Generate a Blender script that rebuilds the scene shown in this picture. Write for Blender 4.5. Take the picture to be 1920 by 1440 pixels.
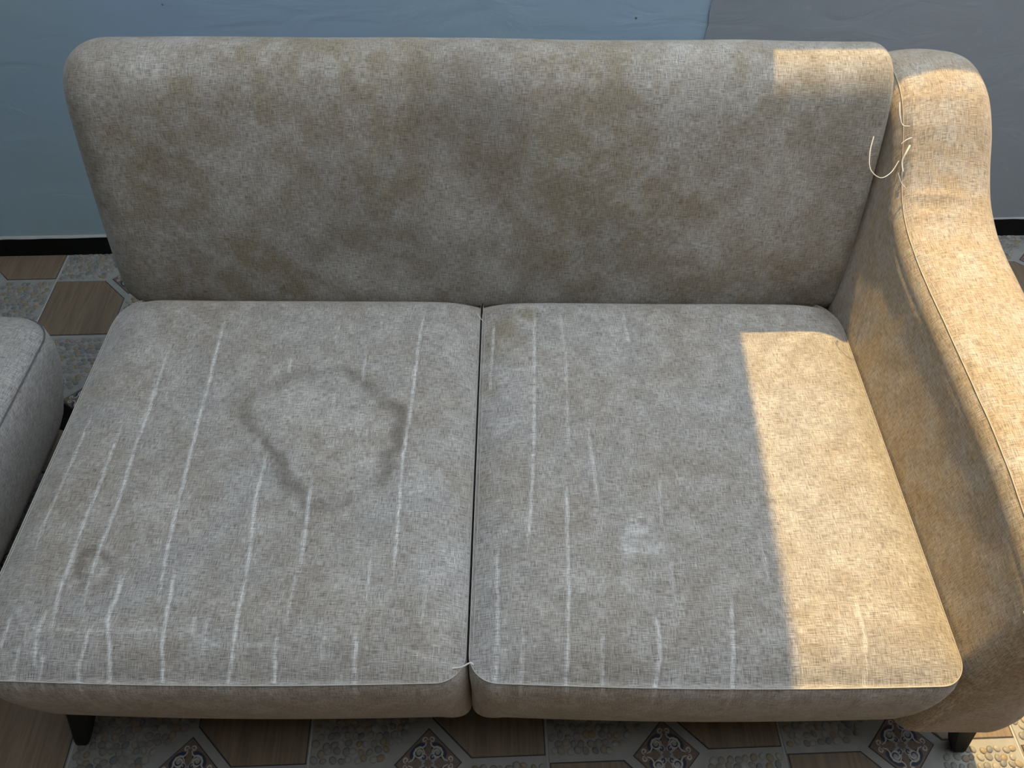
import bpy, bmesh, math, random
import numpy as np
from mathutils import Vector, Matrix

scene = bpy.context.scene
for o in list(bpy.data.objects):
    bpy.data.objects.remove(o, do_unlink=True)
COL = scene.collection

# ------------------------------------------------------------------ camera
F_PX, PITCH, ROLL, CAM_H = 1484.0, 0.8841, 0.0065, 1.4236
cam_d = bpy.data.cameras.new('camera')
cam_d.sensor_fit = 'HORIZONTAL'
cam_d.sensor_width = 36.0
cam_d.lens = F_PX / 1920.0 * 36.0
cam_d.clip_start = 0.02
cam = bpy.data.objects.new('camera', cam_d)
COL.objects.link(cam)
_fw = Vector((0, math.cos(PITCH), -math.sin(PITCH)))
_r0 = Vector((1, 0, 0))
_u0 = Vector((0, math.sin(PITCH), math.cos(PITCH)))
_ri = _r0 * math.cos(ROLL) + _u0 * math.sin(ROLL)
_up = _u0 * math.cos(ROLL) - _r0 * math.sin(ROLL)
_m = Matrix((_ri, _up, -_fw)).transposed().to_4x4()
_m.translation = Vector((0, 0, CAM_H))
cam.matrix_world = _m
scene.camera = cam

# ------------------------------------------------------------------ sky, sun, exposure
world = bpy.data.worlds.new('sky')
scene.world = world
world.use_nodes = True
bg = world.node_tree.nodes['Background']
bg.inputs['Color'].default_value = (0.87, 0.935, 1.0, 1)
bg.inputs['Strength'].default_value = 2.95

SUN_EL, SUN_AZ = math.radians(58.5), math.radians(3.0)
sun_d = bpy.data.lights.new('sun', 'SUN')
sun_d.energy = 5.5
sun_d.angle = 0.0093
sun_d.color = (1.0, 0.66, 0.22)
sun = bpy.data.objects.new('sun', sun_d)
COL.objects.link(sun)
_sd = Vector((-math.sin(SUN_AZ) * math.cos(SUN_EL), -math.cos(SUN_AZ) * math.cos(SUN_EL), -math.sin(SUN_EL)))
sun.rotation_euler = _sd.to_track_quat('-Z', 'Y').to_euler()
sun.location = (0.4, 3.5, 5)

scene.view_settings.view_transform = 'Standard'
scene.view_settings.look = 'None'
scene.view_settings.gamma = 1.0
scene.view_settings.use_curve_mapping = False
scene.view_settings.exposure = 0.31

# ------------------------------------------------------------------ helpers
rng = np.random.default_rng(7)
random.seed(7)

def tag(o, label=None, cat=None, group=None, kind=None):
    if label: o['label'] = label
    if cat: o['category'] = cat
    if group: o['group'] = group
    if kind: o['kind'] = kind
    return o

def link(name, mesh, parent=None, mats=()):
    for m in mats:
        mesh.materials.append(m)
    o = bpy.data.objects.new(name, mesh)
    COL.objects.link(o)
    if parent is not None:
        o.parent = parent
    return o

def empty(name, loc=(0, 0, 0), rz=0.0):
    o = bpy.data.objects.new(name, None)
    o.empty_display_size = 0.1
    o.location = loc
    o.rotation_euler = (0, 0, rz)
    COL.objects.link(o)
    return o

def np_mesh(name, verts, quads, uv=None, attrs=None, smooth=True, tris=None):
    """verts (N,3), quads (M,4); uv (N,2) per vertex; attrs name->(N,)"""
    me = bpy.data.meshes.new(name)
    quads = np.asarray(quads, np.int32).reshape(-1, 4)
    nt = 0 if tris is None else len(tris)
    loops = quads.ravel()
    starts = np.arange(len(quads)) * 4
    totals = np.full(len(quads), 4)
    if nt:
        t = np.asarray(tris, np.int32)
        starts = np.concatenate([starts, len(loops) + np.arange(nt) * 3])
        totals = np.concatenate([totals, np.full(nt, 3)])
        loops = np.concatenate([loops, t.ravel()])
    me.vertices.add(len(verts))
    me.vertices.foreach_set('co', np.asarray(verts, np.float32).ravel())
    me.loops.add(len(loops))
    me.loops.foreach_set('vertex_index', loops.astype(np.int32))
    me.polygons.add(len(totals))
    me.polygons.foreach_set('loop_start', starts.astype(np.int32))
    me.polygons.foreach_set('loop_total', totals.astype(np.int32))
    if smooth:
        me.polygons.foreach_set('use_smooth', np.ones(len(totals), bool))
    me.update(calc_edges=True)
    if uv is not None:
        l = me.uv_layers.new(name='UVMap')
        l.data.foreach_set('uv', np.asarray(uv, np.float32)[loops].ravel())
    if attrs:
        for k, a in attrs.items():
            at = me.attributes.new(k, 'FLOAT', 'POINT')
            at.data.foreach_set('value', np.asarray(a, np.float32))
    me.validate()
    return me

def grid_quads(nr, nc, off=0, wrap=False, flip=False):
    r = np.arange(nr - 1)[:, None]
    c = np.arange(nc if wrap else nc - 1)[None, :]
    c2 = (c + 1) % nc
    a, b, d, e = r * nc + c, r * nc + c2, (r + 1) * nc + c2, (r + 1) * nc + c
    q = np.stack(np.broadcast_arrays(a, b, d, e), -1).reshape(-1, 4) + off
    return q[:, ::-1] if flip else q

def vnoise(x, y, scale, seed, octaves=3):
    """smooth value noise in about -1..1"""
    out = np.zeros_like(x, float)
    amp, tot = 1.0, 0.0
    for k in range(octaves):
        g = np.random.default_rng(seed + k).uniform(-1, 1, (256, 256))
        xs, ys = x * scale * 2 ** k + 37.3, y * scale * 2 ** k + 11.7
        xi, yi = np.floor(xs).astype(int), np.floor(ys).astype(int)
        fx, fy = xs - xi, ys - yi
        fx, fy = fx * fx * (3 - 2 * fx), fy * fy * (3 - 2 * fy)
        G = lambda i, j: g[i % 256, j % 256]
        v = (G(xi, yi) * (1 - fx) + G(xi + 1, yi) * fx) * (1 - fy) + (G(xi, yi + 1) * (1 - fx) + G(xi + 1, yi + 1) * fx) * fy
        out += v * amp
        tot += amp
        amp *= 0.5
    return out / tot

def seg_dist(px, py, pts):
    """distance from points to a polyline and the fraction along it"""
    best = np.full(px.shape, 1e9)
    frac = np.zeros(px.shape)
    L = [0.0]
    for a, b in zip(pts[:-1], pts[1:]):
        L.append(L[-1] + math.hypot(b[0] - a[0], b[1] - a[1]))
    for i, (a, b) in enumerate(zip(pts[:-1], pts[1:])):
        dx, dy = b[0] - a[0], b[1] - a[1]
        l2 = dx * dx + dy * dy + 1e-12
        t = np.clip(((px - a[0]) * dx + (py - a[1]) * dy) / l2, 0, 1)
        d = np.hypot(px - a[0] - t * dx, py - a[1] - t * dy)
        m = d < best
        best = np.where(m, d, best)
        frac = np.where(m, (L[i] + t * (L[i + 1] - L[i])) / max(L[-1], 1e-9), frac)
    return best, frac

def tube(name, pts, rad, mat, parent=None, sides=6, taper=None, closed=False):
    pts = np.asarray(pts, float)
    n = len(pts)
    tan = np.gradient(pts, axis=0)
    tan /= np.linalg.norm(tan, axis=1)[:, None] + 1e-12
    ref = np.array([0.13, 0.21, 0.97])
    s = np.cross(tan, ref); s /= np.linalg.norm(s, axis=1)[:, None] + 1e-12
    t = np.cross(s, tan)
    ang = np.arange(sides) * 2 * math.pi / sides
    rr = np.full(n, rad) if taper is None else rad * np.asarray(taper)
    V = pts[:, None, :] + rr[:, None, None] * (np.cos(ang)[None, :, None] * s[:, None, :] + np.sin(ang)[None, :, None] * t[:, None, :])
    me = np_mesh(name, V.reshape(-1, 3), grid_quads(n, sides, wrap=True))
    return link(name, me, parent, [mat])

def smooth_path(ctrl, n=40):
    """Catmull-Rom through control points"""
    c = np.asarray(ctrl, float)
    p = np.vstack([2 * c[0] - c[1], c, 2 * c[-1] - c[-2]])
    out = []
    k = len(c) - 1
    for i in range(k):
        t = np.linspace(0, 1, max(2, n // k), endpoint=(i == k - 1))[:, None]
        p0, p1, p2, p3 = p[i], p[i + 1], p[i + 2], p[i + 3]
        out.append(0.5 * (2 * p1 + (p2 - p0) * t + (2 * p0 - 5 * p1 + 4 * p2 - p3) * t ** 2 + (3 * p1 - p0 - 3 * p2 + p3) * t ** 3))
    return np.vstack(out)

def box_bm(bm, x0, x1, y0, y1, z0, z1):
    r = bmesh.ops.create_cube(bm, size=1.0)
    for v in r['verts']:
        v.co = Vector(((x0 + x1) / 2 + v.co.x * (x1 - x0), (y0 + y1) / 2 + v.co.y * (y1 - y0), (z0 + z1) / 2 + v.co.z * (z1 - z0)))
    return r['verts']

def bm_obj(name, bm, mats, parent=None, bevel=0.0, smooth=False):
    if bevel:
        bmesh.ops.bevel(bm, geom=bm.edges[:], offset=bevel, segments=2, affect='EDGES', profile=0.6)
    me = bpy.data.meshes.new(name)
    bm.to_mesh(me)
    bm.free()
    if smooth:
        for p in me.polygons: p.use_smooth = True
    return link(name, me, parent, mats)

# ------------------------------------------------------------------ materials
class NT:
    def __init__(self, name):
        self.m = bpy.data.materials.new(name)
        self.m.use_nodes = True
        self.t = self.m.node_tree
        self.b = self.t.nodes['Principled BSDF']
    def n(self, typ, **kw):
        nd = self.t.nodes.new(typ)
        for k, v in kw.items():
            if k.startswith('_'): setattr(nd, k[1:], v)
        return nd
    def l(self, a, b): self.t.links.new(a, b)
    def setin(self, nd, key, val):
        s = nd.inputs[key]
        if hasattr(val, 'is_output') or isinstance(val, bpy.types.NodeSocket): self.l(val, s)
        else: s.default_value = val
    def math(self, op, a, b=None, c=None, clamp=False):
        nd = self.n('ShaderNodeMath'); nd.operation = op; nd.use_clamp = clamp
        for i, v in enumerate((a, b, c)):
            if v is not None: self.setin(nd, i, v)
        return nd.outputs[0]
    def noise(self, vec, scale, detail=2, rough=0.5, dims='3D', dist=0.0):
        nd = self.n('ShaderNodeTexNoise'); nd.noise_dimensions = dims
        self.setin(nd, 'Scale', scale); self.setin(nd, 'Detail', detail); self.setin(nd, 'Roughness', rough); self.setin(nd, 'Distortion', dist)
        if vec is not None: self.l(vec, nd.inputs['Vector'])
        return nd.outputs['Fac']
    def vmul(self, vec, s):
        nd = self.n('ShaderNodeVectorMath'); nd.operation = 'MULTIPLY'
        self.l(vec, nd.inputs[0]); nd.inputs[1].default_value = s
        return nd.outputs[0]
    def ramp(self, fac, stops):
        nd = self.n('ShaderNodeValToRGB'); e = nd.color_ramp.elements
        while len(e) < len(stops): e.new(0.5)
        for el, (p, c) in zip(e, stops):
            el.position = p
            el.color = (c, c, c, 1) if isinstance(c, (int, float)) else (*c, 1)
        self.l(fac, nd.inputs[0])
        return nd.outputs[0]
    def mix(self, fac, a, b, mode='MIX'):
        nd = self.n('ShaderNodeMix'); nd.data_type = 'RGBA'; nd.blend_type = mode
        self.setin(nd, 0, fac)
        for i, v in ((6, a), (7, b)):
            if isinstance(v, tuple): nd.inputs[i].default_value = (*v, 1) if len(v) == 3 else v
            else: self.l(v, nd.inputs[i])
        return nd.outputs[2]
    def bump(self, h, strength, dist):
        nd = self.n('ShaderNodeBump'); nd.inputs['Strength'].default_value = strength; nd.inputs['Distance'].default_value = dist
        self.l(h, nd.inputs['Height']); self.l(nd.outputs[0], self.b.inputs['Normal'])
        return nd

def fabric(name, warm=(0.40, 0.335, 0.265), dark=(0.10, 0.085, 0.066), grey=(0.40, 0.385, 0.36), mott=0.5, mott_scale=7.0, sheen=0.34, thread=1.0):
    k = NT(name)
    uv = k.n('ShaderNodeUVMap'); uv.uv_map = 'UVMap'
    U = uv.outputs[0]
    h1 = k.noise(k.vmul(U, (80 * thread, 1700 * thread, 1)), 1.0, 2, 0.6, '2D')
    h2 = k.noise(k.vmul(U, (1700 * thread, 90 * thread, 1)), 1.0, 2, 0.6, '2D')
    h3 = k.noise(k.vmul(U, (38 * thread, 1050 * thread, 1)), 1.0, 1, 0.5, '2D')
    h4 = k.noise(k.vmul(U, (1050 * thread, 42 * thread, 1)), 1.0, 1, 0.5, '2D')
    w = k.math('ADD', k.math('ADD', h1, h2), k.math('MULTIPLY', k.math('ADD', h3, h4), 0.4))   # mean 1.4
    wv = k.ramp(k.math('MULTIPLY', w, 1 / 2.8), [(0.395, 0.0), (0.50, 0.62), (0.605, 1.0)])
    big = k.noise(U, mott_scale, 5, 0.62, '2D', 0.4)
    fac = k.ramp(big, [(0.36, 0.0), (0.64, 1.0)])
    mid = k.noise(U, mott_scale * 4.5, 4, 0.6, '2D')
    facm = k.ramp(mid, [(0.42, 0.0), (0.66, 1.0)])
    base = k.mix(k.math('MULTIPLY', fac, mott), warm, grey)
    base = k.mix(k.math('MULTIPLY', facm, 0.5), base, (0.51, 0.495, 0.465))
    a1 = k.n('ShaderNodeAttribute'); a1.attribute_name = 'fade'
    a2 = k.n('ShaderNodeAttribute'); a2.attribute_name = 'stain'
    a3 = k.n('ShaderNodeAttribute'); a3.attribute_name = 'moss'
    base = k.mix(a3.outputs['Fac'], base, (0.24, 0.20, 0.105))
    base = k.mix(k.math('MULTIPLY', a2.outputs['Fac'], 0.75), base, (0.11, 0.093, 0.075))
    base = k.mix(k.math('MULTIPLY', a1.outputs['Fac'], 0.9, clamp=True), base, (0.74, 0.73, 0.71))
    col = k.mix(wv, k.mix(0.36, dark, base), base)
    col = k.mix(1.0, col, k.ramp(wv, [(0.0, 0.74), (1.0, 1.18)]), 'MULTIPLY')
    k.l(col, k.b.inputs['Base Color'])
    k.b.inputs['Roughness'].default_value = 0.95
    k.b.inputs['Specular IOR Level'].default_value = 0.12
    k.b.inputs['Sheen Weight'].default_value = sheen
    k.b.inputs['Sheen Roughness'].default_value = 0.35
    k.b.inputs['Sheen Tint'].default_value = (1, 0.97, 0.93, 1)
    k.bump(w, 0.35, 0.0011)
    return k.m

M_SEAT = fabric('woven_fabric_seat', warm=(0.335, 0.303, 0.262), grey=(0.36, 0.35, 0.335), mott=1.0, mott_scale=6.0)  # same cloth as the back; cool skylight is put into the greyer base
M_BACK = fabric('woven_fabric_back', warm=(0.31, 0.265, 0.195), grey=(0.375, 0.34, 0.30), mott=0.9, mott_scale=5.0)  # same cloth as the seat; its shaded olive-brown is put into the base
M_ARM = fabric('woven_fabric_arm', warm=(0.44, 0.35, 0.245), grey=(0.45, 0.385, 0.31), mott=0.5, mott_scale=5.0)  # same cloth again, a warmer copy for the sun and bounce on the arm
M_BASE = fabric('woven_fabric_base', warm=(0.36, 0.30, 0.235), grey=(0.36, 0.31, 0.25), mott=0.5)
M_OTTO = fabric('woven_fabric_ottoman', warm=(0.37, 0.35, 0.32), grey=(0.42, 0.42, 0.42), mott=0.8)

def plain(name, col, rough=0.6, spec=0.3):
    k = NT(name)
    n = k.noise(None, 40.0, 3)
    c = k.mix(k.ramp(n, [(0.3, 0.0), (0.7, 1.0)]), tuple(x * 0.82 for x in col), tuple(min(1, x * 1.12) for x in col))
    k.l(c, k.b.inputs['Base Color'])
    k.b.inputs['Roughness'].default_value = rough
    k.b.inputs['Specular IOR Level'].default_value = spec
    return k.m

M_THREAD = plain('pale_thread', (0.66, 0.64, 0.60), 0.8)
M_SEAM = plain('seam_thread', (0.42, 0.40, 0.37), 0.9)
M_SEAM_DARK = plain('dark_seam_thread', (0.12, 0.12, 0.12), 0.9)
M_THREAD_TAN = plain('tan_thread', (0.45, 0.38, 0.29), 0.85)
M_FRAY = plain('frayed_backing', (0.78, 0.73, 0.63), 0.9)
M_LEG = plain('black_lacquer', (0.006, 0.0056, 0.0056), 0.55, 0.1)

def wall_mat(name, c1, c2):
    k = NT(name)
    tc = k.n('ShaderNodeTexCoord').outputs['Object']
    big = k.noise(tc, 1.3, 4, 0.55)
    col = k.mix(k.ramp(big, [(0.35, 0.0), (0.68, 1.0)]), c1, c2)
    fine = k.noise(tc, 26.0, 4, 0.6)
    col = k.mix(k.ramp(fine, [(0.62, 0.0), (0.8, 0.35)]), col, (0.60, 0.62, 0.62))
    pit = k.n('ShaderNodeTexVoronoi'); pit.inputs['Scale'].default_value = 9.0
    k.l(tc, pit.inputs['Vector'])
    spot = k.ramp(pit.outputs['Distance'], [(0.018, 1.0), (0.03, 0.0)])
    col = k.mix(k.math('MULTIPLY', spot, 0.8), col, (0.06, 0.07, 0.08))
    k.l(col, k.b.inputs['Base Color'])
    k.b.inputs['Roughness'].default_value = 0.55
    k.b.inputs['Specular IOR Level'].default_value = 0.35
    trowel = k.noise(k.vmul(tc, (6, 6, 14)), 1.0, 5, 0.55, dist=0.8)
    hh = k.math('ADD', k.math('MULTIPLY', trowel, 1.0), k.math('MULTIPLY', fine, 0.25))
    k.bump(hh, 0.28, 0.010)
    return k.m
M_WALL_L = wall_mat('blue_grey_paint', (0.43, 0.58, 0.63), (0.41, 0.57, 0.76))
M_WALL_R = wall_mat('grey_paint', (0.34, 0.39, 0.45), (0.37, 0.40, 0.44))
M_WALL_B = wall_mat('beige_paint', (0.30, 0.25, 0.19), (0.34, 0.285, 0.215))

M_BASEB = plain('black_skirting_tile', (0.006, 0.006, 0.0065), 0.4, 0.15)
M_MORTAR = plain('pale_mortar', (0.40, 0.40, 0.38), 0.9)

def wood_mat():
    k = NT('printed_wood_tile')
    tc = k.n('ShaderNodeTexCoord').outputs['Object']
    g1 = k.noise(k.vmul(tc, (160, 9, 1)), 1.0, 4, 0.6)
    g2 = k.noise(k.vmul(tc, (26, 3, 1)), 1.0, 3, 0.5, dist=0.6)
    c = k.mix(k.ramp(g2, [(0.3, 0.0), (0.7, 1.0)]), (0.165, 0.122, 0.085), (0.235, 0.178, 0.122))
    c = k.mix(k.ramp(g1, [(0.35, 0.55), (0.55, 0.0)]), c, (0.12, 0.085, 0.058))
    k.l(c, k.b.inputs['Base Color'])
    k.b.inputs['Roughness'].default_value = 0.5
    k.b.inputs['Specular IOR Level'].default_value = 0.35
    k.bump(g1, 0.25, 0.001)
    return k.m
M_WOOD = wood_mat()
def tile_mat():
    k = NT('grey_tile_body')
    tc = k.n('ShaderNodeTexCoord').outputs['Object']
    n = k.noise(tc, 30, 4, 0.6)
    c = k.mix(k.ramp(n, [(0.3, 0.0), (0.7, 1.0)]), (0.24, 0.24, 0.225), (0.31, 0.31, 0.29))
    k.l(c, k.b.inputs['Base Color'])
    k.b.inputs['Roughness'].default_value = 0.6
    return k.m
M_TILE = tile_mat()
M_OUTLINE = plain('dark_tile_outline', (0.045, 0.042, 0.045), 0.6)
PEB = [plain('pebble_' + n, tuple(v * 0.84 for v in c), 0.45) for n, c in
       (('grey', (0.26, 0.25, 0.235)), ('pale', (0.36, 0.345, 0.31)), ('slate', (0.21, 0.22, 0.225)), ('tan', (0.33, 0.275, 0.20)), ('stone', (0.30, 0.28, 0.25)), ('ochre', (0.31, 0.25, 0.17)))]
M_DIA = plain('brown_inlay', (0.17, 0.125, 0.10), 0.5)
M_NAVY = plain('navy_inlay', (0.035, 0.045, 0.075), 0.5)
M_SCROLL = plain('pale_inlay', (0.46, 0.43, 0.38), 0.5)
M_INFILL = plain('grey_inlay', (0.29, 0.285, 0.275), 0.5)

# ------------------------------------------------------------------ the setting: floor, walls, skirting
T = 0.4
PHI, TX, TY = 0.0412, -0.3357, 0.3384
WALL_V = 1.3037          # wall face, metres from the tile row's centre line

floor = empty('floor', (TX, TY, 0), PHI)      # tile grid frame: tile centres at ((i-.5)T, jT)
tag(floor, 'patterned floor of pebble and wood printed tiles with diamond inlays', kind='structure')
bm = bmesh.new(); box_bm(bm, -5.0, 6.0, -4.5, WALL_V + 0.3, -0.06, -0.0014)
bm_obj('screed', bm, [M_MORTAR], floor)

def poly_prism(bm, pts, z0, z1, mi=0, bev=0.0):
    lo = [bm.verts.new((x, y, z0)) for x, y in pts]
    n = len(pts)
    cx, cy = sum(p[0] for p in pts) / n, sum(p[1] for p in pts) / n
    def sh(p):
        d = math.hypot(p[0] - cx, p[1] - cy)
        s = (d - bev) / d if bev else 1
        return (cx + (p[0] - cx) * s, cy + (p[1] - cy) * s)
    rings = [lo]
    if bev:
        rings.append([bm.verts.new((x, y, z1 - bev * 0.6)) for x, y in pts])
    rings.append([bm.verts.new((*sh(p), z1)) for p in pts])
    for a, b in zip(rings[:-1], rings[1:]):
        for i in range(n):
            f = bm.faces.new((a[i], a[(i + 1) % n], b[(i + 1) % n], b[i])); f.material_index = mi
    f = bm.faces.new(rings[-1]); f.material_index = mi

# tile slab (body with a chipped, eased edge)
def slab_mesh(y1=T / 2):
    bm = bmesh.new()
    h = T / 2 - 0.0016
    poly_prism(bm, [(-h, -h), (h, -h), (h, min(h, y1)), (-h, min(h, y1))], -0.012, 0.0, 0, 0.0015)
    me = bpy.data.meshes.new('tile_body'); bm.to_mesh(me); bm.free(); me.materials.append(M_TILE)
    return me
def wood_mesh(sgn, ymax=9):
    """upper-right (sgn 1) or lower-left (sgn -1) wood-print quarter with the corner cut for the diamond"""
    a, b, c = 0.0075, T / 2 - 0.005, 0.066
    pts = [(a, a + c), (a + c, a), (b, a), (b, b), (a, b)]
    if ymax < b:
        pts = [(a, a + c), (a + c, a), (b, a), (b, ymax), (a, ymax)]
    def grow(p, e):
        cx, cy = 0.105, 0.105 if ymax > b else 0.07
        return [(x + math.copysign(e, x - cx), y + math.copysign(e, y - cy)) for x, y in p]
    bm = bmesh.new()
    S = lambda p: [(x * sgn, y * sgn) for x, y in p]
    poly_prism(bm, S(grow(pts, 0.0018)), -0.0004, 0.0003, 1)
    poly_prism(bm, S(pts), -0.0004, 0.0016, 0, 0.0012)
    me = bpy.data.meshes.new('wood_panel'); bm.to_mesh(me); bm.free()
    me.materials.append(M_WOOD); me.materials.append(M_OUTLINE)
    return me

def ribbon(bm, pts, w, z, mi, taper=True):
    n = len(pts); L = []
    for i, p in enumerate(pts):
        a, b = pts[max(0, i - 1)], pts[min(n - 1, i + 1)]
        d = Vector((b[0] - a[0], b[1] - a[1])).normalized()
        ww = w * (0.35 + 0.65 * math.sin(math.pi * (i + 0.5) / n)) if taper else w
        L.append((bm.verts.new((p[0] - d.y * ww / 2, p[1] + d.x * ww / 2, z)), bm.verts.new((p[0] + d.y * ww / 2, p[1] - d.x * ww / 2, z))))
    for a, b in zip(L[:-1], L[1:]):
        f = bm.faces.new((a[1], b[1], b[0], a[0])); f.material_index = mi
def disc(bm, cx, cy, rx, ry, z, mi, n=20, rot=0.0):
    vs = []
    for i in range(n):
        a = 2 * math.pi * i / n
        x, y = rx * math.cos(a), ry * math.sin(a)
        vs.append(bm.verts.new((cx + x * math.cos(rot) - y * math.sin(rot), cy + x * math.sin(rot) + y * math.cos(rot), z)))
    f = bm.faces.new(vs); f.material_index = mi
def spiral(cx, cy, r0, r1, a0, turns, n=22):
    return [(cx + (r0 + (r1 - r0) * i / (n - 1)) * math.cos(a0 + turns * 2 * math.pi * i / (n - 1)), cy + (r0 + (r1 - r0) * i / (n - 1)) * math.sin(a0 + turns * 2 * math.pi * i / (n - 1))) for i in range(n)]
def diamond_mesh():
    R = 0.0545
    bm = bmesh.new()
    g = R + 0.0022
    poly_prism(bm, [(g, 0), (0, g), (-g, 0), (0, -g)], -0.0004, 0.0003, 4)
    poly_prism(bm, [(R, 0), (0, R), (-R, 0), (0, -R)], -0.0004, 0.0016, 0, 0.0012)
    z = 0.0017
    for sx in (1, -1):
        for sy in (1, -1):
            # navy petal, grey infill, volute and curls in each quarter
            disc(bm, sx * R * 0.33, sy * R * 0.36, R * 0.30, R * 0.17, z, 1, 18, math.atan2(sx, -sy))
            disc(bm, sx * R * 0.20, sy * R * 0.22, R * 0.24, R * 0.13, z + 0.0001, 3, 18, math.atan2(sy, sx))
            cx, cy = sx * R * 0.27, sy * R * 0.31
            disc(bm, cx, cy, R * 0.165, R * 0.165, z + 0.0002, 2)
            disc(bm, cx, cy, R * 0.135, R * 0.135, z + 0.0003, 1)
            disc(bm, cx + sx * R * .02, cy + sy * R * .03, R * 0.085, R * 0.105, z + 0.0004, 3)
            q = lambda pts: [(sx * x, sy * y) for x, y in pts]
            w = R * 0.05
            ribbon(bm, q(spiral(R * 0.27, R * 0.31, R * 0.05, R * 0.15, 0.5, 0.8)), w, z + 0.0006, 2)
            ribbon(bm, q(spiral(R * 0.11, R * 0.68, R * 0.03, R * 0.085, 2.6, 1.1)), w, z + 0.0006, 2)
            ribbon(bm, q(spiral(R * 0.68, R * 0.11, R * 0.03, R * 0.085, 5.2, -1.1)), w, z + 0.0006, 2)
            ribbon(bm, q([(R * .06, R * .62), (R * .09, R * .52), (R * .16, R * .46), (R * .27, R * .47), (R * .38, R * .42), (R * .44, R * .30), (R * .43, R * .18), (R * .50, R * .09), (R * .61, R * .05)]), w * 1.2, z + 0.0005, 2)
            ribbon(bm, q(spiral(R * 0.14, R * 0.17, R * 0.02, R * 0.075, 1.0, -1.0)), w, z + 0.0006, 1)
    disc(bm, 0, 0, R * 0.20, R * 0.20, z + 0.0003, 3, 8)
    star = [bm.verts.new((R * (0.17 if i % 2 == 0 else 0.10) * math.cos(i * math.pi / 8), R * (0.17 if i % 2 == 0 else 0.10) * math.sin(i * math.pi / 8), z + 0.0007)) for i in range(16)]
    f = bm.faces.new(star); f.material_index = 0
    me = bpy.data.meshes.new('diamond_inlay'); bm.to_mesh(me); bm.free()
    for m in (M_DIA, M_NAVY, M_SCROLL, M_INFILL, M_OUTLINE): me.materials.append(m)
    return me

# pebbles of the embossed quarters (upper left and lower right), tile coordinates
def pebble_layout(seed):
    r = random.Random(seed)
    out = []
    for sgn in (1, -1):
        step = 0.0138
        rows = int(0.19 / (step * 0.9)) + 1
        for j in range(rows):
            for i in range(int(0.19 / step) + 1):
                x = 0.0095 + (i + (0.5 if j % 2 else 0)) * step + r.uniform(-.0028, .0028)
                y = 0.0105 + j * step * 0.9 + r.uniform(-.0026, .0026)
                if x > 0.1935 or y > 0.1935 or x + y < 0.0875: continue
                a = r.uniform(.0062, .0080); b = a * r.uniform(.74, .93)
                out.append((-x * sgn, y * sgn, a, b, r.uniform(0, math.pi), r.randrange(6) if r.random() < .55 else r.choice((0, 1, 4))))
    return out
def pebble_geo():
    n = 9
    v, q, t = [], [], []
    for rr, z in ((1.0, -0.0002), (0.90, 0.0012), (0.62, 0.0021)):
        for i in range(n):
            a = 2 * math.pi * i / n
            v.append((rr * math.cos(a), rr * math.sin(a), z))
    v.append((0, 0, 0.0024))
    q = grid_quads(3, n, wrap=True)
    t = [(2 * n + i, 2 * n + (i + 1) % n, 3 * n) for i in range(n)]
    return np.array(v), q, np.array(t)
PV, PQ, PT = pebble_geo()
def pebble_bed_mesh(lay):
    V, Q, TT, mi = [], [], [], []
    off = 0
    for x, y, a, b, th, m in lay:
        c, s = math.cos(th), math.sin(th)
        X, Y = PV[:, 0] * a, PV[:, 1] * b
        V.append(np.stack([x + X * c - Y * s, y + X * s + Y * c, PV[:, 2]], 1))
        Q.append(PQ + off); TT.append(PT + off); mi.append(m); off += len(PV)
    me = np_mesh('pebble_bed', np.vstack(V), np.vstack(Q), tris=np.vstack(TT))
    idx = np.concatenate([np.repeat(mi, len(PQ)), np.repeat(mi, len(PT))]).astype(np.int32)
    for m in PEB: me.materials.append(m)
    me.polygons.foreach_set('material_index', idx)
    return me
PEB_ME = []
for m in range(6):
    me = np_mesh('pebble', PV, PQ, tris=PT); me.materials.append(PEB[m]); PEB_ME.append(me)

SLAB, DIA = slab_mesh(), diamond_mesh()
WOOD_A, WOOD_B = wood_mesh(1), wood_mesh(-1)
V_CUT = WALL_V - 3 * T + 0.006       # last row is cut at the wall
SLAB_CUT, WOOD_A_CUT = slab_mesh(V_CUT), wood_mesh(1, V_CUT - 0.004)
LAY = [pebble_layout(s) for s in (3, 11, 29, 41)]
BED = [pebble_bed_mesh(l) for l in LAY]
BED_CUT = pebble_bed_mesh([p for p in LAY[0] if p[1] < V_CUT - 0.012])

def part(name, me, parent, loc=(0, 0, 0), rz=0.0, scale=None):
    o = bpy.data.objects.new(name, me)
    COL.objects.link(o)
    o.parent = parent
    o.location = loc
    o.rotation_euler = (0, 0, rz)
    if scale: o.scale = scale
    return o

n_single = 0
for j in range(3, -6, -1):
    for i in range(-5, 8):
        tx, ty = (i - 0.5) * T, j * T
        cut = (j == 3)
        jit = random.uniform(-.0006, .0006)
        t = part('floor_tile', SLAB_CUT if cut else SLAB, floor, (tx, ty, jit))
        part('wood_panel', WOOD_A_CUT if cut else WOOD_A, t)
        part('wood_panel', WOOD_B, t)
        part('diamond_inlay', DIA, t)
        k = (i * 7 + j * 3) % 4
        if j == 0 and 0 <= i <= 4:          # the row in front of the sofa: pebbles one by one
            rest = []
            for p in sorted(LAY[k], key=lambda p: abs(p[1] - 0.02)):
                vis = -0.075 < p[1] < 0.115 and (p[0] < 0 or p[1] < 0) and not (i == 4 and p[0] > 0.06) and not (i == 0 and p[0] < -0.21)
                if vis and n_single < 300 and (i > 0 or p[1] < 0.1):
                    part('pebble', PEB_ME[p[5]], t, (p[0], p[1], 0), p[4], (p[2], p[3], 1)); n_single += 1
                else:
                    rest.append(p)
            o = part('pebble_bed', pebble_bed_mesh(rest), t)
        else:
            o = part('pebble_bed', BED_CUT if cut else BED[k], t)
        o['kind'] = 'stuff'

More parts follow.
